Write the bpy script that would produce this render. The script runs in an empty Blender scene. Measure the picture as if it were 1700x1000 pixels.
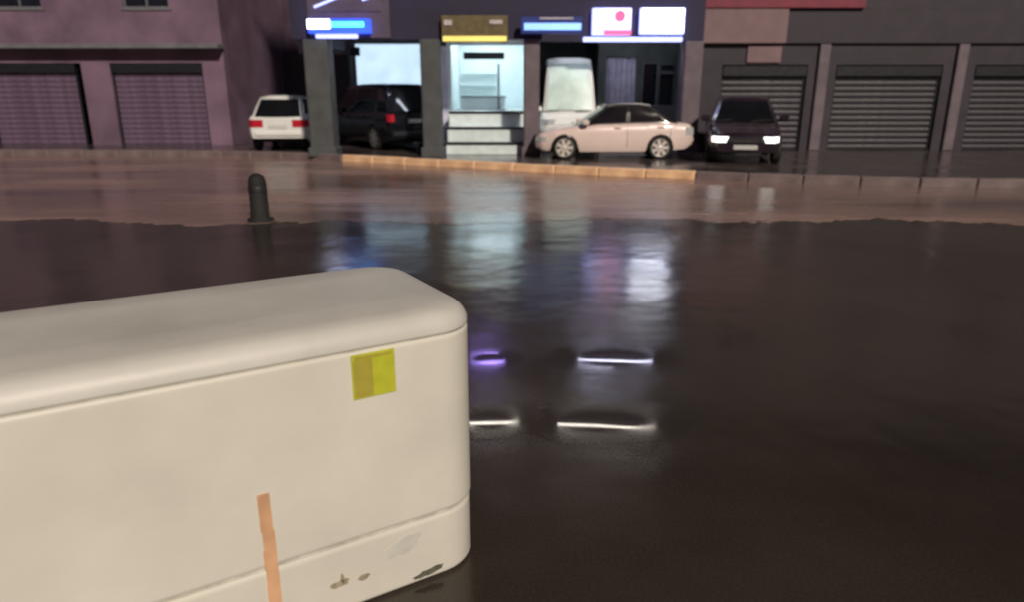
import bpy, math, random
from mathutils import Vector, Matrix
random.seed(7)
S = bpy.context.scene
COL = S.collection
R = math.radians
# ------------------------------------------------------------------ camera
cam = bpy.data.cameras.new('camera'); camo = bpy.data.objects.new('camera', cam); COL.objects.link(camo)
camo.location = (0, 0, 1.6); camo.rotation_euler = (R(90 - 16.4), 0, 0)
cam.sensor_width = 36; cam.lens = 24.5; cam.clip_end = 2000
cam.dof.use_dof = True; cam.dof.focus_distance = 3.4; cam.dof.aperture_fstop = 1.35
S.camera = camo
# ------------------------------------------------------------------ night sky
SUN_EL, SUN_AZ = 33.0, 22.0            # lamp-lit side: behind the camera, a little to the right
W = bpy.data.worlds.new('World'); S.world = W; W.use_nodes = True
wn = W.node_tree; bg = wn.nodes['Background']
sky = wn.nodes.new('ShaderNodeTexSky'); sky.sky_type = 'NISHITA'; sky.sun_disc = False
sky.sun_elevation = R(SUN_EL); sky.sun_rotation = R(180 - SUN_AZ); sky.dust_density = 3
tint = wn.nodes.new('ShaderNodeMix'); tint.data_type = 'RGBA'; tint.blend_type = 'MULTIPLY'
tint.inputs[0].default_value = 1; tint.inputs[7].default_value = (1.0, .62, .85, 1)
wn.links.new(sky.outputs[0], tint.inputs[6]); wn.links.new(tint.outputs[2], bg.inputs[0])
bg.inputs[1].default_value = 0.006
# ------------------------------------------------------------------ sun (the one key light)
sl = bpy.data.lights.new('sun', 'SUN'); sl.energy = 2.9; sl.angle = R(3); sl.color = (1, .9, .76)
so = bpy.data.objects.new('sun', sl); COL.objects.link(so)
d = Vector((math.sin(R(SUN_AZ)) * math.cos(R(SUN_EL)), -math.cos(R(SUN_AZ)) * math.cos(R(SUN_EL)), math.sin(R(SUN_EL))))
so.rotation_euler = d.to_track_quat('Z', 'Y').to_euler(); so.location = d * 30
S.view_settings.view_transform = 'Standard'; S.view_settings.look = 'None'
S.view_settings.exposure = 0; S.view_settings.gamma = 1; S.view_settings.use_curve_mapping = False
S.render.engine = 'CYCLES'

# ------------------------------------------------------------------ materials
def nt(name):
    m = bpy.data.materials.new(name); m.use_nodes = True
    return m, m.node_tree, m.node_tree.nodes['Principled BSDF']
def mat(name, col, rough=.5, metal=0., var=.12, scale=6., bump=0., coat=0., spec=.5):
    """plain surface with uneven colour, gloss and a little relief"""
    m, t, p = nt(name)
    tc = t.nodes.new('ShaderNodeTexCoord'); n = t.nodes.new('ShaderNodeTexNoise')
    n.inputs['Scale'].default_value = scale; n.inputs['Detail'].default_value = 6
    t.links.new(tc.outputs['Object'], n.inputs['Vector'])
    r = t.nodes.new('ShaderNodeValToRGB')
    r.color_ramp.elements[0].position = .3; r.color_ramp.elements[1].position = .7
    r.color_ramp.elements[0].color = tuple(c * (1 - var) for c in col) + (1,)
    r.color_ramp.elements[1].color = tuple(min(1, c * (1 + var)) for c in col) + (1,)
    t.links.new(n.outputs['Fac'], r.inputs['Fac']); t.links.new(r.outputs[0], p.inputs['Base Color'])
    mr = t.nodes.new('ShaderNodeMapRange'); mr.inputs[3].default_value = max(0, rough * .8); mr.inputs[4].default_value = min(1, rough * 1.25)
    t.links.new(n.outputs['Fac'], mr.inputs[0]); t.links.new(mr.outputs[0], p.inputs['Roughness'])
    p.inputs['Metallic'].default_value = metal; p.inputs['Coat Weight'].default_value = coat
    p.inputs['Coat Roughness'].default_value = .08
    p.inputs['Specular IOR Level'].default_value = spec
    if bump:
        b = t.nodes.new('ShaderNodeBump'); b.inputs['Strength'].default_value = bump; b.inputs['Distance'].default_value = .02
        n2 = t.nodes.new('ShaderNodeTexNoise'); n2.inputs['Scale'].default_value = scale * 9; n2.inputs['Detail'].default_value = 4
        t.links.new(tc.outputs['Object'], n2.inputs['Vector'])
        t.links.new(n2.outputs['Fac'], b.inputs['Height']); t.links.new(b.outputs[0], p.inputs['Normal'])
    return m
def emit(name, col, s):
    m, t, p = nt(name)
    p.inputs['Base Color'].default_value = tuple(c * .5 for c in col) + (1,); p.inputs['Roughness'].default_value = .4
    n = t.nodes.new('ShaderNodeTexNoise'); n.inputs['Scale'].default_value = 2.5
    tc = t.nodes.new('ShaderNodeTexCoord'); t.links.new(tc.outputs['Object'], n.inputs['Vector'])
    mr = t.nodes.new('ShaderNodeMapRange'); mr.inputs[3].default_value = s * .8; mr.inputs[4].default_value = s * 1.2
    t.links.new(n.outputs['Fac'], mr.inputs[0]); t.links.new(mr.outputs[0], p.inputs['Emission Strength'])
    p.inputs['Emission Color'].default_value = tuple(col) + (1,)
    return m
def wet(name, dark, light, r0, r1, sc=.55, bump=.25, stretch=(1, 1, 1)):
    """wet ground: grain, patches, damp and puddled areas differ in gloss"""
    m, t, p = nt(name); L = t.links.new
    tc = t.nodes.new('ShaderNodeTexCoord'); mp = t.nodes.new('ShaderNodeMapping'); mp.inputs['Scale'].default_value = stretch
    L(tc.outputs['Object'], mp.inputs['Vector'])
    a = t.nodes.new('ShaderNodeTexNoise'); a.inputs['Scale'].default_value = sc; a.inputs['Detail'].default_value = 7; a.inputs['Roughness'].default_value = .6
    g = t.nodes.new('ShaderNodeTexNoise'); g.inputs['Scale'].default_value = 90; g.inputs['Detail'].default_value = 3
    L(mp.outputs[0], a.inputs['Vector']); L(tc.outputs['Object'], g.inputs['Vector'])
    r = t.nodes.new('ShaderNodeValToRGB'); r.color_ramp.elements[0].position = .35; r.color_ramp.elements[1].position = .68
    r.color_ramp.elements[0].color = dark + (1,); r.color_ramp.elements[1].color = light + (1,)
    L(a.outputs['Fac'], r.inputs['Fac'])
    mx = t.nodes.new('ShaderNodeMix'); mx.data_type = 'RGBA'; mx.blend_type = 'OVERLAY'; mx.inputs[0].default_value = .45
    L(r.outputs[0], mx.inputs[6]); L(g.outputs['Fac'], mx.inputs[7]); L(mx.outputs[2], p.inputs['Base Color'])
    rr = t.nodes.new('ShaderNodeMapRange'); rr.inputs[1].default_value = .35; rr.inputs[2].default_value = .65
    rr.inputs[3].default_value = r0; rr.inputs[4].default_value = r1
    L(a.outputs['Fac'], rr.inputs[0]); L(rr.outputs[0], p.inputs['Roughness'])
    b = t.nodes.new('ShaderNodeBump'); b.inputs['Strength'].default_value = bump; b.inputs['Distance'].default_value = .004
    L(g.outputs['Fac'], b.inputs['Height'])
    w = t.nodes.new('ShaderNodeTexNoise'); w.inputs['Scale'].default_value = 1.6; w.inputs['Detail'].default_value = 2
    L(mp.outputs[0], w.inputs['Vector'])
    b2 = t.nodes.new('ShaderNodeBump'); b2.inputs['Strength'].default_value = .35; b2.inputs['Distance'].default_value = .03
    L(w.outputs['Fac'], b2.inputs['Height']); L(b.outputs[0], b2.inputs['Normal']); L(b2.outputs[0], p.inputs['Normal'])
    return m
def water(name):
    """thin film of water: mirror-smooth in the middle, breaking up into wet asphalt at its rim"""
    m = wet(name, (.030, .023, .018), (.052, .041, .033), .07, .20, .55, .0); t = m.node_tree; L = t.links.new; p = t.nodes['Principled BSDF']
    for n in ('Roughness', 'Normal'):
        for l in list(p.inputs[n].links): t.links.remove(l)
    tc = t.nodes.new('ShaderNodeTexCoord')
    v = t.nodes.new('ShaderNodeVectorMath'); v.operation = 'SUBTRACT'; v.inputs[1].default_value = (.5, .5, .5); L(tc.outputs['Generated'], v.inputs[0])
    k = t.nodes.new('ShaderNodeVectorMath'); k.operation = 'MULTIPLY'; k.inputs[1].default_value = (2, 2, 0); L(v.outputs[0], k.inputs[0])
    ln = t.nodes.new('ShaderNodeVectorMath'); ln.operation = 'LENGTH'; L(k.outputs[0], ln.inputs[0])
    w = t.nodes.new('ShaderNodeTexNoise'); w.inputs['Scale'].default_value = 1.4; w.inputs['Detail'].default_value = 1
    L(tc.outputs['Object'], w.inputs['Vector'])
    mr = t.nodes.new('ShaderNodeMapRange'); mr.inputs[1].default_value = .35; mr.inputs[2].default_value = .95; mr.inputs[3].default_value = .02; mr.inputs[4].default_value = .17
    L(ln.outputs['Value'], mr.inputs[0]); L(mr.outputs[0], p.inputs['Roughness'])
    b = t.nodes.new('ShaderNodeBump'); b.inputs['Strength'].default_value = .12; b.inputs['Distance'].default_value = .02
    L(w.outputs['Fac'], b.inputs['Height']); L(b.outputs[0], p.inputs['Normal'])
    return m

M = {
 'asphalt': wet('wet_asphalt', (.034, .026, .020), (.060, .047, .038), .10, .24, .55, .10),
 'shoulder': wet('muddy_road_reflection_tint', (.16, .105, .10), (.38, .25, .215), .12, .30, .5, .2, (.35, 1.2, 1)),  # mud lightened and pinkened to paint in reflected shop light
 'forecourt': wet('wet_concrete', (.045, .036, .036), (.10, .08, .075), .10, .3, .8, .15),
 'water': water('standing_water'),
 'kerb': mat('orange_painted_kerb', (.86, .50, .30), .45, 0, .3, 3, .3),
 'kerb_dull': mat('bare_concrete_kerb', (.16, .12, .12), .5, 0, .3, 3, .3),
 'shell': mat('cream_white_shell', (.72, .69, .62), .42, 0, .08, 2.6, .05),
 'lid': mat('grey_white_lid', (.66, .64, .60), .45, 0, .09, 3, .05),
 'yellow': mat('yellow_label', (.52, .54, .035), .5, 0, .1, 20),
 'yellow2': mat('ochre_print', (.42, .36, .05), .55, 0, .1, 20),
 'orange': mat('orange_glow_paint', (.66, .38, .22), .6, 0, .2, 9),  # colour painted to imitate a soft warm glow
 'stain': mat('rust_stain', (.33, .28, .2), .7, 0, .35, 30, .1),
 'smudge': mat('grey_smudge', (.60, .585, .54), .6, 0, .12, 14, .05),
 'chip': mat('dark_chip', (.11, .11, .08), .8, 0, .4, 30, .2),
 'seam': mat('grimy_seam', (.52, .50, .44), .7, 0, .2, 20),
 'rubber': mat('black_rubber', (.012, .012, .013), .75, 0, .2, 20, .2),
 'tyre': mat('tyre_rubber', (.018, .016, .016), .7, 0, .25, 20, .2),
 'rim': mat('pale_alloy', (.72, .66, .62), .35, .35, .1, 15),
 'rim_dull': mat('dull_steel_rim', (.35, .35, .36), .4, .5, .15, 15),
 'silver': mat('pinkish_silver_paint', (.80, .64, .60), .3, .05, .04, 2, 0, .6),
 'white': mat('white_car_paint', (.78, .78, .76), .28, 0, .03, 2, 0, .6),
 'black': mat('black_car_paint', (.006, .007, .011), .22, 0, .2, 2, 0, .5),
 'plum': mat('dark_plum_paint', (.022, .014, .024), .28, 0, .2, 2, 0, .5),
 'gloss_dark': mat('dark_roof_paint', (.03, .028, .03), .2, 0, .1, 2, 0, .5),
 'glass': mat('dark_car_glass', (.008, .009, .011), .06, 0, .2, 2),
 'glass_reflection': mat('windscreen_painted_reflection', (.60, .74, .69), .2, 0, .14, 2.6, 0, .8),  # pale reflection of the lit surroundings painted into the glass colour
 'red': mat('red_lens', (.5, .015, .03), .2, 0, .15, 20, 0, .5),
 'lamp': mat('clear_lens', (.75, .76, .8), .12, .4, .1, 30),
 'chrome': mat('chrome', (.7, .7, .72), .15, 1, .05, 10),
 'plate': mat('number_plate', (.6, .6, .58), .5, 0, .08, 30),
 'dark_trim': mat('dark_trim', (.02, .02, .022), .5, 0, .2, 20),
 'column': mat('grey_render_column', (.075, .08, .085), .7, 0, .2, 3, .4),
 'column_mauve': mat('mauve_render_column', (.15, .115, .14), .7, 0, .2, 3, .4),
 'upper': mat('dark_navy_wall', (.022, .018, .050), .7, 0, .4, 1.2, .4),
 'upper_mauve': mat('purple_grey_wall', (.10, .075, .12), .7, 0, .25, 1.5, .4),
 'soffit': mat('grey_soffit', (.14, .14, .16), .8, 0, .2, 3, .2),
 'fascia_pink': mat('dusty_pink_fascia', (.20, .125, .14), .6, 0, .15, 3, .2),
 'fascia_red': mat('dark_red_band', (.19, .015, .04), .5, 0, .2, 3, .2),
 'dark_wall': mat('dark_purple_wall', (.030, .022, .034), .6, 0, .35, 2, .3),
 'mauve_wall': mat('mauve_plaster', (.17, .105, .16), .8, 0, .3, .9, .5),
 'olive_wall': mat('dark_olive_wall', (.09, .105, .10), .7, 0, .3, 2, .3),
 'inner': mat('white_interior', (.74, .80, .80), .6, 0, .06, 2, .1),
 'tile': mat('pale_step_tile', (.74, .84, .86), .25, 0, .1, 5),
 'dark_metal': mat('dark_frame_metal', (.03, .032, .038), .4, .5, .2, 10),
 'grey_metal': mat('grey_frame_metal', (.22, .22, .25), .4, .4, .2, 10),
 'slat': mat('grey_shutter_slat', (.022, .017, .027), .5, .1, .3, 6),
 'slat_mauve': mat('mauve_shutter_slat', (.15, .10, .16), .45, .2, .25, 6),
 'curtain': mat('pale_lilac_curtain', (.62, .60, .74), .8, 0, .2, 5, .2),
 'pane': mat('dark_window_pane', (.012, .014, .022), .07, 0, .2, 3),
 'cool': emit('cool_ceiling_light', (.76, .93, 1.0), 22.0),
 'arcade': emit('added_arcade_fill', (.80, .86, 1.0), 24.0),  # added fill light, out of view, to lift the shade under the soffits
 'backlit': emit('backlit_pale_panel', (.62, .82, 1.0), 1.05),
 's_blue': emit('sign_deep_blue', (.03, .08, .85), 2.0),
 's_cyan': emit('sign_cyan', (.05, .55, 1.0), 4.5),
 's_white': emit('sign_white', (.86, .89, 1.0), 6.5),
 's_yellow': emit('sign_yellow', (.75, .62, .16), 1.2),
 's_olive': mat('sign_olive_board', (.13, .10, .045), .5, 0, .25, 6),
 's_pale': mat('sign_pale_mark', (.55, .5, .52), .5, 0, .2, 6),
 's_lightblue': emit('sign_light_blue', (.22, .40, .85), 2.0),
 's_navy': emit('sign_navy', (.03, .05, .25), .35),
 's_lilac': emit('sign_lilac', (.42, .46, .95), 2.2),
 's_pinkwhite': emit('sign_pink_white', (.85, .70, .92), 2.2),
 's_red': emit('sign_pink_red', (.85, .10, .25), 1.6),
 't_white': emit('tube_white', (1.0, .92, .80), 14),
 't_blue': emit('tube_blue_white', (.75, .75, 1.0), 13),
 't_violet': emit('tube_violet', (.42, .28, 1.0), 13),
 'head': emit('headlight_on', (1, .97, .92), 2.2),
}
# ------------------------------------------------------------------ mesh helpers
class MB:
    def __init__(s): s.v = []; s.f = []; s.mi = []; s.sm = []
    def add(s, vs, fs, mi=0, smooth=False):
        o = len(s.v); s.v += [tuple(v) for v in vs]
        for f in fs: s.f.append(tuple(i + o for i in f)); s.mi.append(mi); s.sm.append(smooth)
        return s
    def box(s, x0, x1, y0, y1, z0, z1, mi=0):
        v = [(x, y, z) for z in (z0, z1) for y in (y0, y1) for x in (x0, x1)]
        return s.add(v, [(0, 2, 3, 1), (4, 5, 7, 6), (0, 1, 5, 4), (2, 6, 7, 3), (0, 4, 6, 2), (1, 3, 7, 5)], mi)
    def bbox(s, x0, x1, y0, y1, z0, z1, b=.01, mi=0):
        """box with chamfered edges"""
        xs, ys, zs = (x0, x1), (y0, y1), (z0, z1); v = []; idx = {}
        for i in (0, 1):
            for j in (0, 1):
                for k in (0, 1):
                    for a in range(3):
                        p = [xs[i], ys[j], zs[k]]
                        for c in range(3):
                            if c != a: p[c] += b * (1 - 2 * (i, j, k)[c])
                        idx[(i, j, k, a)] = len(v); v.append(p)
        f = []
        for a in range(3):
            for e in (0, 1):
                c = [q for q in range(3) if q != a]; ring = []
                for (m_, n_) in ((0, 0), (1, 0), (1, 1), (0, 1)):
                    t = [0, 0, 0]; t[a] = e; t[c[0]] = m_; t[c[1]] = n_; ring.append(idx[tuple(t) + (a,)])
                f.append(tuple(ring))
        for a in range(3):
            c = [q for q in range(3) if q != a]
            for m_ in (0, 1):
                for n_ in (0, 1):
                    t0 = [0, 0, 0]; t1 = [0, 0, 0]; t0[a] = 0; t1[a] = 1
                    for t in (t0, t1): t[c[0]] = m_; t[c[1]] = n_
                    f.append((idx[tuple(t0) + (c[0],)], idx[tuple(t1) + (c[0],)], idx[tuple(t1) + (c[1],)], idx[tuple(t0) + (c[1],)]))
        for i in (0, 1):
            for j in (0, 1):
                for k in (0, 1): f.append(tuple(idx[(i, j, k, a)] for a in range(3)))
        return s.add(v, f, mi)
    def prism(s, pts, z0, z1, mi=0, smooth=False):
        n = len(pts); v = [(x, y, z0) for x, y in pts] + [(x, y, z1) for x, y in pts]
        s.add(v, [tuple(range(n - 1, -1, -1)), tuple(range(n, 2 * n))], mi)
        return s.add(v, [(i, (i + 1) % n, n + (i + 1) % n, n + i) for i in range(n)], mi, smooth)
    def rings(s, rs, cap=True, mi=0, smooth=True):
        n = len(rs[0]); v = [p for r in rs for p in r]; f = []
        for k in range(len(rs) - 1):
            for i in range(n): f.append((k * n + i, k * n + (i + 1) % n, (k + 1) * n + (i + 1) % n, (k + 1) * n + i))
        s.add(v, f, mi, smooth)
        if cap:
            s.add(rs[0], [tuple(range(n - 1, -1, -1))], mi); s.add(rs[-1], [tuple(range(n))], mi)
        return s
    def lathe_y(s, prof, n=28, mi=0, c=(0, 0, 0)):
        """profile of (radius, y) turned about the y axis"""
        rs = [[(c[0] + r * math.cos(2 * math.pi * i / n), c[1] + y, c[2] + r * math.sin(2 * math.pi * i / n)) for i in range(n)] for r, y in prof]
        return s.rings(rs, True, mi)
    def lathe_z(s, prof, n=24, mi=0, c=(0, 0, 0)):
        rs = [[(c[0] + r * math.cos(2 * math.pi * i / n), c[1] + r * math.sin(2 * math.pi * i / n), c[2] + z) for i in range(n)] for r, z in prof]
        return s.rings(rs, True, mi)
    def tube(s, a, b, r, n=10, mi=0):
        a, b = Vector(a), Vector(b); z = (b - a).normalized(); x = z.orthogonal().normalized(); y = z.cross(x)
        rs = [[p + (x * math.cos(2 * math.pi * i / n) + y * math.sin(2 * math.pi * i / n)) * r for i in range(n)] for p in (a, b)]
        return s.rings(rs, True, mi)
    def mesh(s, name, mats):
        me = bpy.data.meshes.new(name); me.from_pydata(s.v, [], s.f)
        for m in (mats if isinstance(mats, (list, tuple)) else [mats]): me.materials.append(M[m])
        me.polygons.foreach_set('material_index', s.mi); me.polygons.foreach_set('use_smooth', s.sm)
        import bmesh
        b = bmesh.new(); b.from_mesh(me); bmesh.ops.recalc_face_normals(b, faces=b.faces); b.to_mesh(me); b.free()
        me.update(); return me
    def obj(s, name, mats, parent=None): return link(name, s.mesh(name, mats), parent)
def link(name, me, parent=None, loc=None, rot=None):
    o = bpy.data.objects.new(name, me); COL.objects.link(o)
    if parent: o.parent = parent
    if loc: o.location = loc
    if rot: o.rotation_euler = rot
    return o
def thing(name, label, cat, loc=(0, 0, 0), rz=0, group=None):
    o = bpy.data.objects.new(name, None); COL.objects.link(o); o.location = loc; o.rotation_euler = (0, 0, rz)
    return tag(o, label, cat, group)
def tag(o, label, cat, group=None):
    o['label'] = label; o['category'] = cat
    if group: o['group'] = group
    return o
def struct(o): o['kind'] = 'structure'; return o
def BX(name, m, parent, x0, x1, y0, y1, z0, z1, b=.012):
    return MB().bbox(x0, x1, y0, y1, z0, z1, b).obj(name, m, parent)

# ------------------------------------------------------------------ ground
struct(MB().add([(-300, -60, 0), (300, -60, 0), (300, 500, 0), (-300, 500, 0)], [(0, 1, 2, 3)]).obj('ground', 'asphalt'))
KERB = [(-40, 20.6), (-16, 20.2), (-8, 19.7), (-5, 18.6), (-2.5, 17.2), (0, 15.8), (2.5, 14.5), (5, 13.5), (7.5, 12.9), (14, 12.4), (40, 12.0)]
def wob(a, y0, n=60, x0=-40, x1=40, amp=.2):
    return [(x0 + (x1 - x0) * i / n, y0 + amp * math.sin(i * 1.7 + a) + amp * .6 * math.sin(i * .61 + 2 * a)) for i in range(n + 1)]
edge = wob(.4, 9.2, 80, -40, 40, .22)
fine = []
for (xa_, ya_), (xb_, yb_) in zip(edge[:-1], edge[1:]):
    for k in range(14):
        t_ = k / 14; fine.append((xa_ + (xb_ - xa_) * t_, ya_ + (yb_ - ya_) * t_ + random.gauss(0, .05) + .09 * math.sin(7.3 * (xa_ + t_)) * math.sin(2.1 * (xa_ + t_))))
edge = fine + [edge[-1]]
# the worn, muddy carriageway, reflected light painted into its pink tone, lies between the near asphalt and the kerb
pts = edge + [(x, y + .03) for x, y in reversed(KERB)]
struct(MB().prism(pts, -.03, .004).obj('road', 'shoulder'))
pts = [(x, y + .14) for x, y in KERB] + [(40, 60), (-40, 60)]
struct(MB().prism(pts, -.05, .10).obj('forecourt_pavement', 'forecourt'))
# kerb stones, each its own piece
kerb = bpy.data.objects.new('kerb', None); COL.objects.link(kerb); struct(kerb)
def along(path, step):
    """stones laid end to end along a bent line"""
    out = []; i = 0; p = Vector(path[0])
    while True:
        while i < len(path) - 1 and (Vector(path[i + 1]) - p).length < step: i += 1
        if i >= len(path) - 1: return out
        dr = (Vector(path[i + 1]) - p).normalized(); out.append((p.x, p.y, math.atan2(dr.y, dr.x))); p = p + dr * step
ks = [MB().bbox(0, .988, -.06, .17, -.02, .165, .022).mesh('kerb_stone', m) for m in ('kerb', 'kerb_dull')]
for x, y, a in along(KERB, 1.0):
    if -17 < x < 17:
        o = link('kerb_stone', ks[0 if -5.2 < x < 3.6 else 1], kerb, (x, y, random.uniform(-.006, .006)), (0, 0, a))
        o.rotation_euler.z += random.uniform(-.008, .008)
# standing water
def puddle(cx, cy, rx, ry, seed, n=40):
    rnd = random.Random(seed); ph = [rnd.uniform(0, 6.3) for _ in range(5)]
    p = []
    for i in range(n):
        t = 2 * math.pi * i / n
        k = 1 + .14 * math.sin(2 * t + ph[0]) + .10 * math.sin(3 * t + ph[1]) + .06 * math.sin(5 * t + ph[2]) + .04 * math.sin(9 * t + ph[3])
        p.append((cx + rx * k * math.cos(t), cy + ry * k * math.sin(t), 0.0004 + .0001 * seed))
    o = MB().add(p, [tuple(range(n))]).obj('puddle', 'water'); struct(o); return o
for a in ((.47, 3.24, .50, .26, 1), (-.12, 3.26, .26, .2, 2), (.66, 4.12, .45, .34, 3), (-.16, 4.14, .2, .25, 4)):
    puddle(*a)

# ------------------------------------------------------------------ vehicles
def lerp(tab, x):
    if x <= tab[0][0]: return tab[0][1]
    for (x0, y0), (x1, y1) in zip(tab[:-1], tab[1:]):
        if x <= x1:
            t = (x - x0) / (x1 - x0); t = t * t * (3 - 2 * t) * .5 + t * .5
            return y0 + (y1 - y0) * t
    return tab[-1][1]
_wheels = {}
def wheel_meshes(r, w, rim):
    k = (r, w, rim)
    if k not in _wheels:
        t = MB(); ri = r * .75; h = w / 2
        t.lathe_y([(ri, -h * .8), (r * .9, -h), (r * .985, -h * .8), (r, -h * .4), (r, h * .4), (r * .985, h * .8), (r * .9, h), (ri, h * .8)], 32)
        m = MB(); m.lathe_y([(ri * 1.01, -h * .78), (ri * .93, -h * .86), (ri * .9, -h * .6), (ri * .3, -h * .55), (ri * .28, -h * .8), (ri * .02, -h * .82)], 32)
        for i in range(7):
            a = 2 * math.pi * i / 7; ca, sa = math.cos(a), math.sin(a); q = []
            for rr, hw in ((ri * .2, .036), (ri * .95, .05)):
                for sgn in (-1, 1):
                    for y in (-h * .84, -h * .5): q.append((rr * ca - sgn * hw * sa, y, rr * sa + sgn * hw * ca))
            m.add(q, [(0, 2, 3, 1), (4, 5, 7, 6), (0, 1, 5, 4), (2, 6, 7, 3), (0, 4, 6, 2), (1, 3, 7, 5)])
        _wheels[k] = (t.mesh('tyre', 'tyre'), m.mesh('rim', rim))
    return _wheels[k]

def make_car(name, label, loc, rz, paint, L, Wd, top, bot0, plan, ax, wr, cab, rim='rim', glass='glass', front_glass=None,
             group=None, lights_on=False, sections=None, handle_z=None, van=False, tail='red', scale=1., tails=.45, cab_paint=None):
    """x forward, y left. top: bonnet/belt/boot line; cab: (windscreen base, roof front, roof rear, rear base, roof z, roof half-width)"""
    T = thing(name, label, 'van' if van else 'car', loc, rz, group)
    hl = L / 2; T.scale = (scale,) * 3
    xs = sorted(set([-hl + L * i / 72 for i in range(73)] + [a + s * (wr + .055) * .999 for a in ax for s in (-1, 1)]))
    rs = []; fac = [(0, .93), (.12, .975), (.45, 1), (.72, .985), (.92, .95), (1, .88)]
    for x in xs:
        zt = lerp(top, x); zb = lerp(bot0, x); w = lerp(plan, x); zl = zb
        for a in ax:
            if abs(x - a) < wr + .055: zl = max(zl, wr + math.sqrt((wr + .055) ** 2 - (x - a) ** 2) - .01)
        zl = min(zl, zt - .06); half = []
        for k in range(9):
            z = zl + (zt - zl) * (k / 8) ** .9; t = (z - zb) / (zt - zb)
            half.append((w * lerp(fac, t), z))
        half += [(w * .6, zt + .018), (w * .2, zt + .026)]
        rs.append([(x, y, z) for y, z in half] + [(x, -y, z) for y, z in reversed(half)])
    b = MB(); n = len(rs[0]); v = [p for r in rs for p in r]; fa = []; fu = []
    for k in range(len(rs) - 1):
        for i in range(n):
            q = (k * n + i, k * n + (i + 1) % n, (k + 1) * n + (i + 1) % n, (k + 1) * n + i)
            (fu if i == n - 1 else fa).append(q)
    b.add(v, fa, 0, True); b.add(v, fu, 1)
    for r, fl in ((rs[0], 1), (rs[-1], 0)):
        h = n // 2; q = []
        for i in range(h - 1): q.append((i, i + 1, n - 2 - i, n - 1 - i))
        b.add(r, q, 0, True)
    b.obj('body', [paint, 'dark_trim'], T)
    # cabin frustum: pillars and roof are body colour, panes sit proud of it
    xa, xb, xc, xd, zr, wr_ = cab
    wbA, wbD = lerp(plan, xa) * .90, lerp(plan, xd) * .90; zA, zD = lerp(top, xa) - .01, lerp(top, xd) - .01
    c = MB(); N = 10; ring = []
    bs = [(xa + (xd - xa) * i / N) for i in range(N + 1)]; tp = [(xb + (xc - xb) * i / N) for i in range(N + 1)]
    def base(i): return (bs[i], wbA + (wbD - wbA) * i / N, (lerp(top, bs[i]) - .01))
    def roof(i):
        u = i / N; return (tp[i], wr_ * (1 - .05 * (2 * u - 1) ** 2), zr - .05 * abs(2 * u - 1) ** 3)
    vs = []; per = 8
    for i in range(N + 1):
        bx, bw, bz = base(i); tx, tw, tz = roof(i)
        for s in (1, -1):
            vs += [(bx, s * bw, bz), ((bx + tx) / 2, s * ((bw + tw) / 2 + .018), (bz + tz) / 2), (tx, s * tw, tz), (tx, s * tw * .55, tz + .045)]
    f = []
    for i in range(N):
        o, p = i * per, (i + 1) * per
        for s in (0, 4):
            for k in range(3): f.append((o + s + k, p + s + k, p + s + k + 1, o + s + k + 1))
        f.append((o + 3, p + 3, p + 7, o + 7))
    for o in (0, N * per):
        for k in range(3): f.append((o + k, o + k + 1, o + 5 + k, o + 4 + k))
    c.add(vs, f, 0, True); rf = c.obj('roof', cab_paint or paint, T)
    def side(u, t, s):     # u 0 front..1 rear along the cabin, t 0 belt..1 roof
        i = min(N - 1, int(u * N)); q = u * N - i
        B = [base(i)[k] * (1 - q) + base(i + 1)[k] * q for k in range(3)]; U = [roof(i)[k] * (1 - q) + roof(i + 1)[k] * q for k in range(3)]
        bow = .018 * (1 - abs(2 * t - 1))
        return (B[0] + (U[0] - B[0]) * t, s * (B[1] + (U[1] - B[1]) * t + bow + .006), B[2] + (U[2] - B[2]) * t)
    if cab_paint:
        for s in (1, -1):
            q = MB(); pp = [(roof(i)[0], s * (roof(i)[1] - .03), roof(i)[2] + .022) for i in range(N + 1)]
            for i in range(N): q.tube(pp[i], pp[i + 1], .018, 6)
            q.obj('roof_rail', 'rim_dull', rf)
    secs = sections or [(.07, .47), (.52, .90)]
    for s in (1, -1):
        for (u0, u1) in secs:
            p = MB(); g = []
            for i in range(5):
                for j in range(4): g.append(side(u0 + (u1 - u0) * i / 4, .10 + .78 * j / 3, s))
            g2 = [(x, y - s * .02, z) for x, y, z in g]
            p.add(g, [(i * 4 + j, (i + 1) * 4 + j, (i + 1) * 4 + j + 1, i * 4 + j + 1) for i in range(4) for j in range(3)], 0, True)
            ed = [0, 4, 8, 12, 16, 17, 18, 19, 15, 11, 7, 3, 2, 1]
            p.add(g + g2, [(ed[i], ed[(i + 1) % 14], 20 + ed[(i + 1) % 14], 20 + ed[i]) for i in range(14)])
            p.obj('side_window', glass, T)
    def ends(i, nm, m, sgn):
        bx, bw, bz = base(i); tx, tw, tz = roof(i); p = MB(); g = []
        for a in range(7):
            yy = -1 + 2 * a / 6
            for j in range(4):
                t = .06 + .86 * j / 3
                x = bx + (tx - bx) * t + sgn * (.012 + .05 * (1 - yy * yy)); y = yy * .9 * (bw + (tw - bw) * t); g.append((x, y, bz + (tz - bz) * t + .01))
        g2 = [(x - sgn * .07, y, z - .02) for x, y, z in g]
        p.add(g, [(a * 4 + j, (a + 1) * 4 + j, (a + 1) * 4 + j + 1, a * 4 + j + 1) for a in range(6) for j in range(3)], 0, True)
        ed = [4 * k for k in range(7)] + [25, 26, 27] + [4 * k + 3 for k in range(5, -1, -1)] + [2, 1]
        p.add(g + g2, [(ed[i], ed[(i + 1) % len(ed)], 28 + ed[(i + 1) % len(ed)], 28 + ed[i]) for i in range(len(ed))])
        return p.obj(nm, m, T)
    ws = ends(0, 'windscreen', front_glass or glass, 1); ends(N, 'rear_window', glass, -1)
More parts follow.
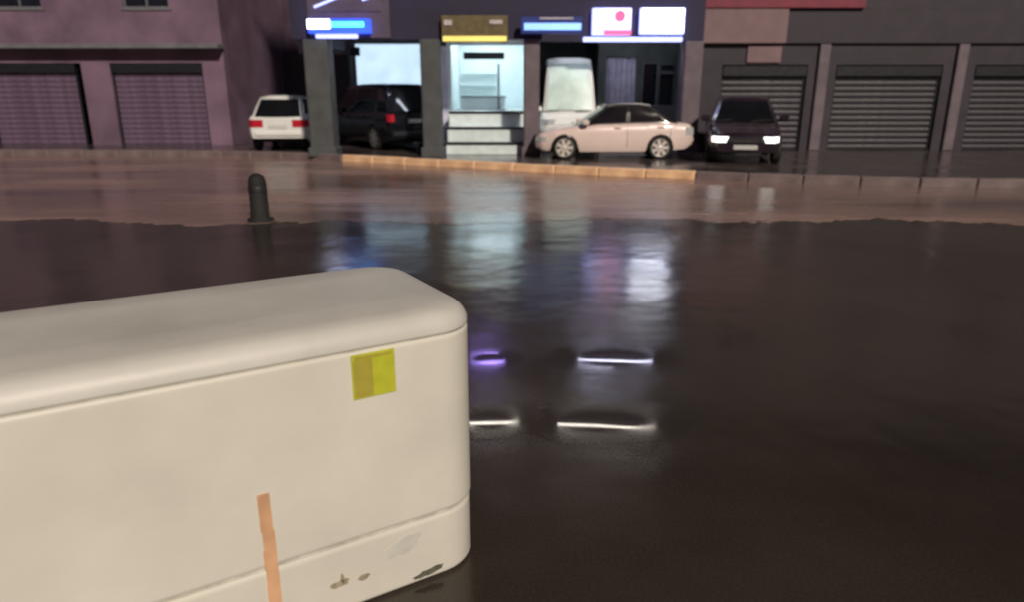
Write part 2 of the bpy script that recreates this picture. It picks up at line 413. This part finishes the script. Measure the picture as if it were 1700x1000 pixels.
    for s in (-1, 1):      # wipers
        MB().tube((lerp(top, xa) * 0 + xa + .06, s * .45 - .3, zA + .05), (xa + .03, s * .45 + .15, zA + .09), .012, 6).obj('wiper', 'dark_trim', ws)
    # wheels
    wf = lerp(plan, 0)
    tm, rm = wheel_meshes(wr, .2, rim)
    for a in ax:
        for s in (1, -1):
            wo = bpy.data.objects.new('wheel', None); COL.objects.link(wo); wo.parent = T
            wo.location = (a, s * (wf - .115), wr); wo.rotation_euler = (0, 0, math.pi if s > 0 else 0)
            link('tyre', tm, wo); link('rim', rm, wo)
    # lights, bumpers, plates, handles, mirrors
    def wrap(x0, x1, z0, z1, s, nm, m, grow=.012, wrapfrac=.45):
        """lens that follows the body round a corner"""
        p = MB(); o = []; end = hl if x1 > 0 else -hl; sg = 1 if end > 0 else -1; g = []
        path = []
        for k in range(5):
            x = x0 + (x1 - x0) * k / 4; path.append((x, lerp(plan, x) * .985))
        wl = path[-1][1] if sg > 0 else path[0][1]
        e = [(end + sg * .004, wl * (1 - wrapfrac * k / 3)) for k in range(4)]
        path = (path + e) if sg > 0 else (list(reversed(path)) + e)
        for x, y in path:
            for z in (z0, (z0 + z1) / 2, z1): g.append((x + sg * grow * .6, s * (y + grow), z))
        gi = [(x - sg * .05, y - s * .05, z) for x, y, z in g]; n_ = len(path)
        p.add(g, [(i * 3 + j, (i + 1) * 3 + j, (i + 1) * 3 + j + 1, i * 3 + j + 1) for i in range(n_ - 1) for j in range(2)], 0, True)
        ed = [3 * i for i in range(n_)] + [3 * n_ - 2, 3 * n_ - 1] + [3 * i + 2 for i in range(n_ - 2, -1, -1)] + [1]
        p.add(g + gi, [(ed[i], ed[(i + 1) % len(ed)], 3 * n_ + ed[(i + 1) % len(ed)], 3 * n_ + ed[i]) for i in range(len(ed))])
        return p.obj(nm, m, T)
    zf = lerp(top, hl - .12); zb_ = lerp(top, -hl + .08)
    for s in (1, -1):
        wrap(hl - .28, hl, zf - .19, zf - .06, s, 'headlight', 'head' if lights_on else 'lamp', .012, .32)
        wrap(-hl, -hl + (.12 if tails < .3 else .22), zb_ - .26, zb_ - .06, s, 'tail_light', tail, .012, tails)
        bx, bw, bz = base(0)
        mr = MB().bbox(bx - .28, bx - .10, s * (bw + .06) - .10 + s * .08, s * (bw + .06) + .10 + s * .08, bz + .05, bz + .19, .03).obj('wing_mirror', paint, T)
        MB().tube((bx - .2, s * (bw - .05), bz + .06), (bx - .2, s * (bw + .1), bz + .09), .02, 6).obj('stalk', 'dark_trim', mr)
        for (u0, u1) in secs[:2]:
            x = bs[0] + (bs[-1] - bs[0]) * (u1 - .05); wy = lerp(plan, x) * .985; z = lerp(top, x) - .10
            MB().bbox(x - .02, x + .16, s * wy - .025, s * wy + .025, z - .018, z + .018, .008).obj('door_handle', paint, T)
            xx = bs[0] + (bs[-1] - bs[0]) * (u1 + .02); wy2 = lerp(plan, xx)
            zt = lerp(top, xx) - .03; zb2 = lerp(bot0, xx) + .12; q = MB()
            pr = [(xx, s * (wy2 * lerp(fac, (z - zb2 + .12) / (zt + .03 - zb2 + .12)) + .002), z) for z in [zb2 + (zt - zb2) * k / 6 for k in range(7)]]
            for k in range(6):
                a, c2 = pr[k], pr[k + 1]; q.add([(a[0] - .006, a[1], a[2]), (a[0] + .006, a[1], a[2]), (c2[0] + .006, c2[1], c2[2]), (c2[0] - .006, c2[1], c2[2])], [(0, 1, 2, 3)])
            q.obj('door_seam', 'dark_trim', T)
    we = lerp(plan, hl) * .6; wre = lerp(plan, -hl) * .6
    zz = lerp(bot0, hl)
    g = MB().bbox(hl - .03, hl + .018, -we, we, zz + .2, zz + .33, .01).obj('grille', 'dark_trim', T)
    MB().bbox(hl + .016, hl + .026, -we * .98, we * .98, zz + .255, zz + .275, .003).obj('trim_bar', 'chrome', g)
    MB().bbox(hl - .02, hl + .03, -.26, .26, zz + .06, zz + .16, .006).obj('number_plate', 'plate', T)
    zz = lerp(bot0, -hl)
    MB().bbox(-hl - .02, -hl + .03, -.26, .26, zb_ - .30, zb_ - .19, .006).obj('number_plate', 'plate', T)
    MB().bbox(-hl - .045, -hl + .05, -wre * 1.5, wre * 1.5, zz + .05, zz + .19, .03).obj('rear_bumper', paint if paint != 'black' else 'dark_trim', T)
    return T

# silver saloon in profile, nose to the left
make_car('parked_saloon', 'pinkish silver saloon with pale alloy wheels parked side-on at the forecourt', (2.54, 18.3, .10), math.pi, 'silver', 4.3, 1.7,
    [(-2.15, .83), (-2.05, .93), (-1.55, .97), (-.6, .96), (.4, .93), (.95, .88), (1.6, .79), (2.0, .68), (2.15, .52)],
    [(-2.15, .40), (-1.9, .27), (-1.2, .21), (1.4, .20), (1.9, .23), (2.15, .30)],
    [(-2.15, .66), (-2.0, .78), (-1.3, .85), (.8, .85), (1.6, .81), (2.0, .70), (2.15, .52)],
    (1.38, -1.24), .315, (1.02, .22, -.95, -1.72, 1.45, .60), tail='lamp', scale=.9, cab_paint='gloss_dark')
# white hatchback, rear to the road
make_car('parked_hatchback', 'white hatchback with red tail lights parked rear to the road beside dark alley', (-6.85, 22.2, .10), R(97), 'white', 3.9, 1.7,
    [(-1.95, .86), (-1.8, .98), (-.6, .96), (.4, .93), (.9, .90), (1.5, .82), (1.85, .68), (1.95, .52)],
    [(-1.95, .36), (-1.6, .24), (-1, .20), (1.2, .20), (1.95, .28)],
    [(-1.95, .74), (-1.8, .83), (-1.2, .85), (.8, .85), (1.5, .80), (1.95, .56)],
    (1.22, -1.2), .30, (.98, .25, -1.25, -1.88, 1.5, .60), rim='rim_dull')
# black boxy vehicle, three-quarter rear view
make_car('parked_black_van', 'boxy black people carrier with one red tail light showing, parked below bright window', (-4.1, 22.3, .10), R(127), 'black', 4.6, 1.8,
    [(-2.3, 1.04), (-2.2, 1.08), (-.6, 1.05), (.9, 1.03), (1.3, .99), (1.9, .90), (2.2, .76), (2.3, .6)],
    [(-2.3, .36), (-2, .26), (-1.2, .22), (1.4, .22), (2.3, .3)],
    [(-2.3, .84), (-2.1, .90), (.9, .90), (1.7, .84), (2.1, .74), (2.3, .6)],
    (1.45, -1.3), .34, (1.45, .75, -1.95, -2.24, 1.82, .74), rim='rim_dull', sections=[(.08, .33), (.37, .64), (.68, .95)], van=True, tails=.16)
# white van facing the road
make_car('parked_white_van', 'tall white van with pale reflection painted into its windscreen, facing road behind silver saloon', (1.66, 22.3, .10), R(-91), 'white', 4.4, 1.75,
    [(-2.2, 1.22), (-1, 1.22), (1.2, 1.2), (1.75, 1.14), (2.05, .98), (2.2, .74)],
    [(-2.2, .34), (-1.8, .26), (1.4, .26), (2.2, .3)],
    [(-2.2, .84), (-2, .87), (1.2, .87), (1.8, .84), (2.1, .78), (2.2, .66)],
    (1.4, -1.3), .32, (1.92, 1.35, -2.05, -2.18, 2.55, .63), rim='rim_dull', front_glass='glass_reflection', sections=[(.06, .28), (.33, .60), (.65, .94)], van=True)
# dark car facing the road
make_car('parked_dark_car', 'dark plum hatchback with lit headlights facing road below dusty pink fascia', (5.75, 18.0, .10), R(-104), 'plum', 3.9, 1.68,
    [(-1.95, .86), (-1.8, .98), (-.6, .96), (.4, .93), (.9, .90), (1.5, .80), (1.85, .68), (1.95, .52)],
    [(-1.95, .36), (-1.6, .24), (-1, .20), (1.2, .20), (1.95, .28)],
    [(-1.95, .74), (-1.8, .83), (-1.2, .85), (.8, .85), (1.5, .80), (1.95, .62)],
    (1.22, -1.2), .30, (.98, .25, -1.25, -1.88, 1.47, .60), rim='rim_dull', lights_on=True)

# ------------------------------------------------------------------ buildings
def window(parent, x0, x1, z0, z1, y, pane='pane', fr='grey_metal', t=.05, mull=1):
    w = MB()
    for a in ((x0, x1, z0, z0 + t), (x0, x1, z1 - t, z1), (x0, x0 + t, z0 + t, z1 - t), (x1 - t, x1, z0 + t, z1 - t)):
        w.box(a[0], a[1], y - .05, y + .03, a[2], a[3])
    for k in range(1, mull + 1):
        c = x0 + (x1 - x0) * k / (mull + 1); w.box(c - t / 2, c + t / 2, y - .045, y + .03, z0 + t, z1 - t)
    o = w.obj('window', fr, parent)
    for k in range(mull + 1):
        c0 = x0 + (x1 - x0) * k / (mull + 1); c1 = x0 + (x1 - x0) * (k + 1) / (mull + 1)
        MB().box(c0 + t * .7, c1 - t * .7, y - .012, y + .012, z0 + t * .9, z1 - t * .9).obj('pane', pane, o)
    MB().bbox(x0 - .08, x1 + .08, y - .16, y + .01, z0 - .08, z0 - .003, .012).obj('sill', 'soffit', o)
    return o
def wall_openings(name, m, parent, x0, x1, z0, z1, y0, y1, holes):
    """wall slab from boxes that leave the holes open"""
    b = MB(); xs = sorted(set([x0, x1] + [h[0] for h in holes] + [h[1] for h in holes]))
    for a, c in zip(xs[:-1], xs[1:]):
        hs = sorted([h for h in holes if h[0] <= a + 1e-6 and h[1] >= c - 1e-6], key=lambda h: h[2]); z = z0
        for h in hs:
            if h[2] > z: b.box(a, c, y0, y1, z, h[2])
            z = h[3]
        if z < z1: b.box(a, c, y0, y1, z, z1)
    return b.obj(name, m, parent)
def shutter(parent, x0, x1, z0, z1, y, m='slat', h=.16):
    s = bpy.data.objects.new('roller_shutter', None); COL.objects.link(s); s.parent = parent; s.location = (0, 0, 0)
    w = x1 - x0; me = MB()
    me.rings([[(0, -.012, 0), (0, -.03, h * .35), (0, -.03, h * .65), (0, -.012, h * .95), (0, .012, h * .95), (0, .012, 0)],
              [(w, -.012, 0), (w, -.03, h * .35), (w, -.03, h * .65), (w, -.012, h * .95), (w, .012, h * .95), (w, .012, 0)]], True, 0, False)
    me = me.mesh('slat', m); z = z0
    while z < z1 - .01: link('slat', me, s, (x0, y, z)); z += h
    BX('shutter_box', 'dark_metal', s, x0 - .05, x1 + .05, y - .14, y + .1, z1 + .02, z1 + .3)
    for x in (x0 - .06, x1 + .002): BX('guide_rail', 'dark_metal', s, x, x + .055, y - .05, y + .05, z0, z1, .006)
    return s
G = .10
# --- arcade block with two lit shops
A = thing('arcade_building', 'dark navy two storey arcade with grey columns and brightly lit shops', 'building', (0, 0, 0))
AX0, AX1, AF, AB = -5.55, .76, 18.7, 28.5
UZ = 2.98
up_holes = [(-5.0, -3.7, 4.9, 6.5), (-3.1, -1.8, 4.9, 6.5), (-1.1, .15, 5.95, 6.9)]
wall_openings('upper_wall', 'upper', A, AX0, AX1, UZ, 9.4, AF, AF + .25, up_holes)
wall_openings('side_wall', 'upper_mauve', A, AX0, AX0 + .22, UZ, 9.38, AF + .253, AB, [])
wall_openings('side_wall', 'upper_mauve', A, AX1 - .22, AX1, UZ, 9.38, AF + .253, AB, [])
wall_openings('rear_wall', 'upper', A, AX0, AX1, G, 9.38, AB + .003, AB + .22, [])
BX('roof', 'soffit', A, AX0 - .15, AX1 + .02, AF - .15, AB + .3, 9.403, 9.6)
BX('soffit', 'soffit', A, AX0 + .23, AX1 - .23, AF + .26, AB - .01, 3.42, 3.6)
BX('upper_floor', 'soffit', A, AX0 + .23, AX1 - .23, AF + .6, AB - .01, 6.95, 7.1)
for h in up_holes: window(A, h[0], h[1], h[2], h[3], AF + .12)
BX('purple_panel', 'upper_mauve', A, -5.1, -3.05, AF - .05, AF - .003, 3.0, 3.98)
for x, w, m in ((-4.95, .62, 'column'), (-2.07, .50, 'column'), (.5, .40, 'column_mauve')):
    c = BX('column', m, A, x - w / 2, x + w / 2, AF + .0 - .12, AF - .12 + w, G, UZ - .003, .03)
    BX('plinth', m, c, x - w / 2 - .05, x + w / 2 + .05, AF - .17, AF - .07 + w, G - .02, G + .22, .02)
for x in (-4.4, -1.3): BX('shop_or_fill_light', 'arcade', A, x, x + 1.2, AF + .45, AF + .53, 3.36, 3.417)  # added fill bars hidden behind the fascia to brighten the arcade
# left lit shop, set back under the arcade
yb = 23.9; SZ = 3.41
wall_openings('shop_wall', 'soffit', A, AX0 + .23, -2.42, G, SZ, yb, yb + .15, [(-5.12, -2.55, 1.0, 3.27)])
window(A, -5.12, -2.55, 1.0, 3.27, yb + .07, 'backlit', 'grey_metal', .05, 0)
BX('vent', 'dark_metal', A, -5.2, -4.9, yb - .14, yb - .06, 2.85, 3.12)
BX('drain_pipe', 'column', A, -5.3, -5.2, yb - .14, yb - .003, G, 2.95, .02)
# centre shop with pale steps
cx0, cx1, cy0, cy1, fz = -1.74, .42, 20.9, 24.2, 1.22
BX('shop_floor', 'tile', A, cx0, cx1, cy0 + .02, cy1, 1.1, fz)
BX('shop_side_wall', 'inner', A, cx0 - .12, cx0, cy0, cy1, G, SZ)
BX('shop_side_wall', 'inner', A, cx1, cx1 + .12, cy0, cy1, G, SZ)
BX('shop_rear_wall', 'inner', A, cx0 - .12, cx1 + .12, cy1 + .003, cy1 + .12, G, SZ)
BX('side_panel', 'curtain', A, cx0 - .42, cx0 - .125, cy0 - .02, cy0 + .1, G, UZ - .02)
for k, y in enumerate((21.4, 22.3, 23.2)): BX('shop_or_fill_light', 'cool', A, cx0 + .35, cx1 - .35, y, y + .16, SZ - .05, SZ + .005)
BX('door_lintel', 'inner', A, cx0, cx1, cy0 - .06, cy0 + .05, 2.98, SZ - .01)
BX('blind_box', 'dark_metal', A, -1.38, -.22, cy0 + .06, cy0 + .22, 2.62, 2.80)
dr = BX('door_frame', 'grey_metal', A, -.42, -.36, cy0 + .25, cy0 + .31, fz, 2.5)
sh = MB()
for z in (1.6, 1.95, 2.3): sh.box(-1.6, -.5, cy1 - .35, cy1 - .03, z, z + .03)
sh.obj('shelf', 'inner', A)
st = BX('counter', 'inner', A, -1.5, -.2, cy0 + .7, cy0 + 1.2, fz, fz + .35)
BX('counter_top', 'dark_metal', st, -1.53, -.17, cy0 + .66, cy0 + 1.24, fz + .353, fz + .39)
stp = [(19.05, .42), (19.5, .80), (20.1, 1.2)]; zp = G
for k, (y, z) in enumerate(stp):
    s_ = BX('step', 'tile', A, cx0 - .02, cx1 + .0, y, cy0 - .03 if k == 2 else stp[k + 1][0] - .003, G, z - .06)
    BX('nosing', 'dark_metal', s_, cx0 - .9 if k < 2 else cx0 - .02, cx1 + .02, y - .04, y + .35, z - .057, z)
# --- middle block with the van bay and the white sign
B = thing('corner_shop_building', 'shaded shop block with mauve corner column and pale lilac curtain in its doorway', 'building', (0, 0, 0))
BX0, BX1, BF, BB = .80, 5.15, 19.95, 29.0
bh = [(1.3, 2.5, 4.3, 5.8), (3.3, 4.5, 4.3, 5.8)]
wall_openings('upper_wall', 'upper', B, BX0, BX1, 3.02, 9.0, BF, BF + .25, bh)
for h in bh: window(B, h[0], h[1], h[2], h[3], BF + .12)
wall_openings('side_wall', 'olive_wall', B, BX1 - .2, BX1, G, 8.98, BF + .6, BB, [])
wall_openings('rear_wall', 'olive_wall', B, BX0, BX1, G, 8.98, BB + .003, BB + .2, [])
wall_openings('bay_wall', 'olive_wall', B, BX0, 2.55, G, 3.49, 25.6, 25.8, [])
wall_openings('shop_wall', 'olive_wall', B, 2.6, BX1 - .21, G, 3.49, 22.2, 22.4, [(2.85, 3.75, G, 2.75), (3.95, 4.45, G, 2.6), (4.5, 4.9, G, 2.5)])
BX('roof', 'soffit', B, BX0 - .02, BX1 + .1, BF - .1, BB + .3, 9.003, 9.2)
BX('soffit', 'olive_wall', B, BX0 + .01, BX1 - .21, BF + .26, BB - .01, 3.5, 3.65)
for x in (1.1, 3.0): BX('shop_or_fill_light', 'arcade', B, x, x + 1.2, BF + .5, BF + .58, 3.44, 3.497)  # unseen fill bars added to brighten the van bay and shop wall
c = BX('column', 'column_mauve', B, BX1 - .50, BX1, BF - .1, BF + .5, G, 3.017, .03)
BX('plinth', 'column_mauve', c, BX1 - .55, BX1 + .05, BF - .15, BF + .55, G - .02, G + .22, .02)
cu = MB()
pr = [(2.86 + .9 * i / 24, 22.33 + .05 * math.sin(i * 1.5)) for i in range(25)]
ed_ = [.45 + .0 * i for i in range(25)]
for i in range(24): cu.add([(pr[i][0], pr[i][1], .9), (pr[i + 1][0], pr[i + 1][1], .9), (pr[i + 1][0], pr[i + 1][1], 2.74), (pr[i][0], pr[i][1], 2.74)], [(0, 1, 2, 3)], 0, True)
cu.obj('curtain', 'curtain', B)
window(B, 3.95, 4.45, .9, 2.6, 22.3, 'pane', 'grey_metal', .05, 0)
dd = BX('door', 'dark_metal', B, 4.52, 4.88, 22.28, 22.34, G, 2.48)
BX('door_handle', 'chrome', dd, 4.67, 4.70, 22.22, 22.279, 1.0, 1.3, .006)
BX('transom', 'soffit', B, 4.47, 4.92, 22.1, 22.197, 2.25, 2.33)
BX('low_wall', 'soffit', B, 2.6, 4.9, 21.3, 21.45, G, 1.35)
# --- dark block with the pink fascia
Cb = thing('shuttered_building', 'dark purple shuttered block under a dusty pink fascia and red band', 'building', (0, 0, 0))
CX0, CX1, CF, CB = 5.2, 17.5, 20.6, 30.
wall_openings('wall', 'dark_wall', Cb, CX0, CX1, G, 3.0, CF, CF + .25, [(5.9, 8.3, G, 2.45), (9.1, 12.1, G, 2.45), (13.0, 16.2, G, 2.45)])
wall_openings('upper_wall', 'dark_wall', Cb, CX0, CX1, 3.9, 8.4, CF + .02, CF + .25, [(6.4, 7.8, 4.9, 6.4), (10, 11.4, 4.9, 6.4), (13.8, 15.2, 4.9, 6.4)])
for x0 in (6.4, 10, 13.8): window(Cb, x0, x0 + 1.4, 4.9, 6.4, CF + .12)
for a, b_ in ((5.9, 8.3), (9.1, 12.1), (13.0, 16.2)): shutter(Cb, a + .07, b_ - .07, G, 2.12, CF + .13)
BX('fascia', 'fascia_pink', Cb, CX0 + .01, 7.55, CF - .18, CF + .2, 3.003, 3.897)
BX('fascia', 'dark_wall', Cb, 7.56, CX1, CF - .10, CF + .2, 3.003, 3.897)
BX('red_band', 'fascia_red', Cb, CX0 + .01, 9.6, CF - .22, CF + .22, 3.9, 4.3)
for x0 in (CX0, CX1 - .2): wall_openings('side_wall', 'dark_wall', Cb, x0, x0 + .2, G, 8.38, CF + .253, CB, [])
wall_openings('rear_wall', 'dark_wall', Cb, CX0, CX1, G, 8.38, CB + .003, CB + .2, [])
BX('roof', 'soffit', Cb, CX0, CX1 + .15, CF - .1, CB + .3, 8.403, 8.55)
BX('pink_panel', 'fascia_pink', Cb, 6.55, 7.5, CF - .06, CF - .003, 2.5, 2.95)
for x in (8.55, 12.4): BX('pier', 'column_mauve', Cb, x, x + .3, CF - .10, CF - .003, G, 2.99, .02)
# --- mauve block beyond the alley
D = thing('mauve_plaster_building', 'mauve plaster block with closed shutters across alley from navy arcade', 'building', (0, 0, 0))
DX0, DX1, DF, DB = -22., -9.0, 23.0, 31.
wall_openings('wall', 'mauve_wall', D, DX0, DX1, G, 7.6, DF, DF + .25, [(-12.6, -9.7, G, 2.6), (-16.6, -13.5, G, 2.6), (-21, -17.8, G, 2.6), (-11.9, -10.5, 4.2, 5.8), (-15.8, -14.4, 4.2, 5.8), (-20, -18.6, 4.2, 5.8)])
for a in (-12.6, -16.6, -21): shutter(D, a + .07, a + 2.83, G, 2.28, DF + .13, 'slat_mauve')
for a in (-11.9, -15.8, -20): window(D, a, a + 1.4, 4.2, 5.8, DF + .12)
BX('ledge', 'soffit', D, DX0, DX1 + .05, DF - .5, DF - .003, 3.0, 3.14)
for x0 in (DX0, DX1 - .2): wall_openings('side_wall', 'mauve_wall', D, x0, x0 + .2, G, 7.58, DF + .253, DB, [])
wall_openings('rear_wall', 'mauve_wall', D, DX0, DX1, G, 7.58, DB + .003, DB + .2, [])
BX('roof', 'soffit', D, DX0 - .1, DX1 + .12, DF - .12, DB + .3, 7.603, 7.75)
# alley end wall, unlit
tag(wall_openings('alley_wall', 'dark_wall', None, -8.98, -6.12, G, 3.2, 29.0, 29.2, []), 'dark wall closing the narrow alley behind the white hatchback', 'wall')

# ------------------------------------------------------------------ signs and lights
def sign(name, label, x0, x1, y, z0, z1, board, bits, dep=.16, cat='sign'):
    t = thing(name, label, cat, ((x0 + x1) / 2, y, z0))
    w = (x1 - x0) / 2; h = z1 - z0
    p = BX('panel', board, t, -w, w, -dep, 0, 0, h, .015)
    for nm, m, a, b_, c0, c1 in bits: BX(nm, m, t, -w + 2 * w * a, -w + 2 * w * b_, -dep - .03, -dep - .003, h * c0, h * c1, .008)
    for x in (-w * .7, w * .7): BX('bracket', 'dark_metal', t, x - .03, x + .03, 0.0, .06, h * .3, h * .7, .006)
    return t
sign('illuminated_sign', 'glowing blue sign with white left end and cyan streak on arcade', -5.05, -3.5, AF - .11, 3.10, 3.44, 's_blue',
     [('white_block', 's_white', .0, .36, .3, .95), ('cyan_bar', 's_cyan', .37, .9, .42, .78)])
sign('lilac_strip_sign', 'slim lilac light strip hung under the glowing blue sign', -4.9, -3.85, AF - .09, 2.99, 3.09, 's_lilac', [], .08)
sign('yellow_sign', 'dim olive shop board with glowing yellow lower edge above pale steps', -1.75, -.1, AF - .07, 2.9, 3.52, 's_olive',
     [('yellow_strip', 's_yellow', .02, .98, .02, .22), ('pale_mark', 's_pale', .04, .16, .62, .82), ('pale_mark', 's_pale', .72, .92, .66, .82)])
sign('light_blue_sign', 'long light blue glowing sign above the bright steps and van bay', .22, 1.72, AF - .3, 3.08, 3.46, 's_navy',
     [('blue_strip', 's_lightblue', .05, .98, .2, .62), ('pale_mark', 's_pale', .3, .85, .84, .96)])
sign('pink_white_sign', 'small pink and white glowing sign with red round emblem', 2.12, 3.15, BF - .07, 3.16, 3.83, 's_lilac',
     [('white_field', 's_pinkwhite', .28, .98, .28, .98), ('red_strip', 's_red', .3, 1.0, .0, .18)])
e = MB().lathe_y([(.14, 0), (.14, .02), (.1, .03), (.02, .03)], 24).obj('emblem', 's_red', bpy.data.objects['pink_white_sign']); e.location = (.2, -.235, .46)
sign('white_lightbox', 'brilliant plain white lightbox sign beside the mauve column', 3.38, 4.55, BF - .07, 3.18, 3.83, 's_lilac',
     [('white_panel', 's_white', .03, .97, .06, .96)], .2)
sign('blue_underline_light', 'thin blue-violet light strip running under the white lightbox and pink sign', 1.9, 4.55, BF - .05, 3.0, 3.12, 's_lilac', [], .08)
# diagonal bright sign fragment high on the purple panel
t = thing('slanted_tube_sign', 'slanting pale violet tubes above glowing blue sign', 'sign', (-4.15, AF - .10, 3.62))
MB().tube((-.75, 0, .10), (-.05, 0, .36), .03, 8).obj('tube', 's_lilac', t); MB().tube((-.05, 0, .36), (.35, 0, .40), .03, 8).obj('tube', 's_lilac', t)
MB().tube((.45, 0, .26), (.75, 0, .36), .03, 8).obj('tube', 's_lilac', t); BX('backboard', 'upper_mauve', t, -.9, .9, .03, .047, 0, .5, .005)
def tube_light(label, x0, x1, y, z, m, r=.03):
    t = thing('tube_light', label, 'light', (x0, y, z))
    MB().tube((0, -.07, 0), (x1 - x0, -.07, 0), r, 10).obj('tube', m, t)
    BX('batten', 'grey_metal', t, 0, x1 - x0, -.035, -.001, -.04, .04, .006)
tube_light('short white tube light high on navy wall above the steps', -1.3, .2, AF, 7.7, 't_white')
tube_light('long white tube light high on wall above the van bay', 1.45, 4.5, BF, 8.35, 't_white')
tube_light('violet tube light over upper window above the steps', -1.2, -.2, AF, 5.78, 't_violet')
tube_light('lower violet tube light under upper window above the steps', -1.2, -.4, AF, 5.48, 't_violet')
tube_light('long blue-white tube light just above upper windows over the van bay', 2.0, 4.3, BF - .0, 6.1, 't_blue')
tube_light('short blue-white tube light above the longer blue-white one over van bay', 2.0, 3.1, BF, 6.5, 't_blue')

# ------------------------------------------------------------------ black bollard at the road edge
bo = thing('bollard', 'short black rubber bollard standing at the muddy road edge', 'bollard', (-3.36, 9.25, .004))
MB().lathe_z([(.17, 0), (.17, .03), (.12, .05), (.115, .50), (.10, .58), (.05, .62), (.004, .63)], 24).obj('post', 'rubber', bo)
MB().lathe_z([(.119, .38), (.121, .39), (.121, .45), (.118, .46)], 24).obj('band', 'dark_trim', bo)

# ------------------------------------------------------------------ big white box in the foreground
YAW = R(31)
F = thing('chest_box', 'large cream white rounded chest with square yellow label on its front', 'chest', (-.195, 2.08, 0), YAW)
# local frame: x along the front (right end at x = .12), y backwards
X0, X1, Y1, H = -1.62, .12, .76, .95
def rrect(x0, x1, y0, y1, r, n=8):
    p = []
    for cx, cy, a0 in ((x1 - r, y0 + r, -90), (x1 - r, y1 - r, 0), (x0 + r, y1 - r, 90), (x0 + r, y0 + r, 180)):
        for i in range(n + 1):
            a = R(a0 + 90 * i / n); p.append((cx + r * math.cos(a), cy + r * math.sin(a)))
    return p
def shell(secs, x0=X0, x1=X1, y0=0., y1=Y1):
    b = MB(); rs = []
    for ins, z, r in secs: rs.append([(x, y, z) for x, y in rrect(x0 + ins, x1 - ins, y0 + ins, y1 - ins, r)])
    return b.rings(rs)
shell([(.018, .0, .14), (.006, .010, .15), (.003, .016, .15), (.003, .024, .15), (.003, .224, .15), (.003, .231, .15), (.008, .24, .147)]).obj('base_skirt', 'shell', F)
shell([(.013, .237, .145), (.013, .258, .145)]).obj('base_seam', 'seam', F)
shell([(.008, .255, .147), (.001, .259, .15), (.0, .264, .15), (.0, .272, .15), (.0, .858, .15), (.0, .866, .15), (.001, .871, .15), (.006, .875, .147)]).obj('body', 'shell', F)
shell([(.010, .871, .145), (.010, .884, .145)]).obj('lid_seam', 'seam', F)
shell([(.006, .881, .147), (.0, .885, .15), (.0, .889, .15), (.001, .905, .15), (.008, .923, .148), (.022, .940, .14), (.042, .951, .13), (.08, .958, .12), (.2, .962, .06)]).obj('lid', 'lid', F)
def onfront(xc): return xc
lb = MB().bbox(-.325, -.190, -.004, .006, .727, .868, .001).obj('label', 'yellow', F)
MB().box(-.32, -.262, -.006, -.0045, .733, .850).obj('print_block', 'yellow2', lb)
MB().box(-.315, -.20, -.0062, -.0047, .853, .862).obj('print_line', 'yellow2', lb)
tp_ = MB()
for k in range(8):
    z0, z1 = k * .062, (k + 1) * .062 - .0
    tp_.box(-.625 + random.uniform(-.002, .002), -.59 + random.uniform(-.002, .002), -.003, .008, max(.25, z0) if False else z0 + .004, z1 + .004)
tp_.obj('orange_glow_strip', 'orange', F)  # strip standing in for an orange glow on the chest front
def blot(name, m, xc, zc, rx, rz, seed, tilt=0.):
    rnd = random.Random(seed); n = 22; p = []
    for i in range(n):
        a = 2 * math.pi * i / n; k = 1 + rnd.uniform(-.22, .22); x, z = rx * k * math.cos(a), rz * k * math.sin(a)
        p.append((xc + x * math.cos(tilt) - z * math.sin(tilt), zc + x * math.sin(tilt) + z * math.cos(tilt)))
    b = MB(); v = [(x, .0015, z) for x, z in p] + [(x, .012, z) for x, z in p]
    b.add(v, [tuple(range(n))] + [(i, (i + 1) % n, n + (i + 1) % n, n + i) for i in range(n)]); return b.obj(name, m, F)
blot('smudge', 'smudge', -.19, .17, .07, .028, 11, .25); blot('smudge', 'smudge', -.04, .60, .03, .05, 12); blot('smudge', 'smudge', -.95, .45, .08, .03, 13, -.2)
blot('chip', 'chip', -.10, .035, .055, .012, 3, .12)
blot('stain', 'stain', -.33, .105, .022, .010, 4, .2); blot('stain', 'stain', -.41, .11, .03, .012, 5, .1); blot('stain', 'stain', -.40, .125, .006, .02, 8)
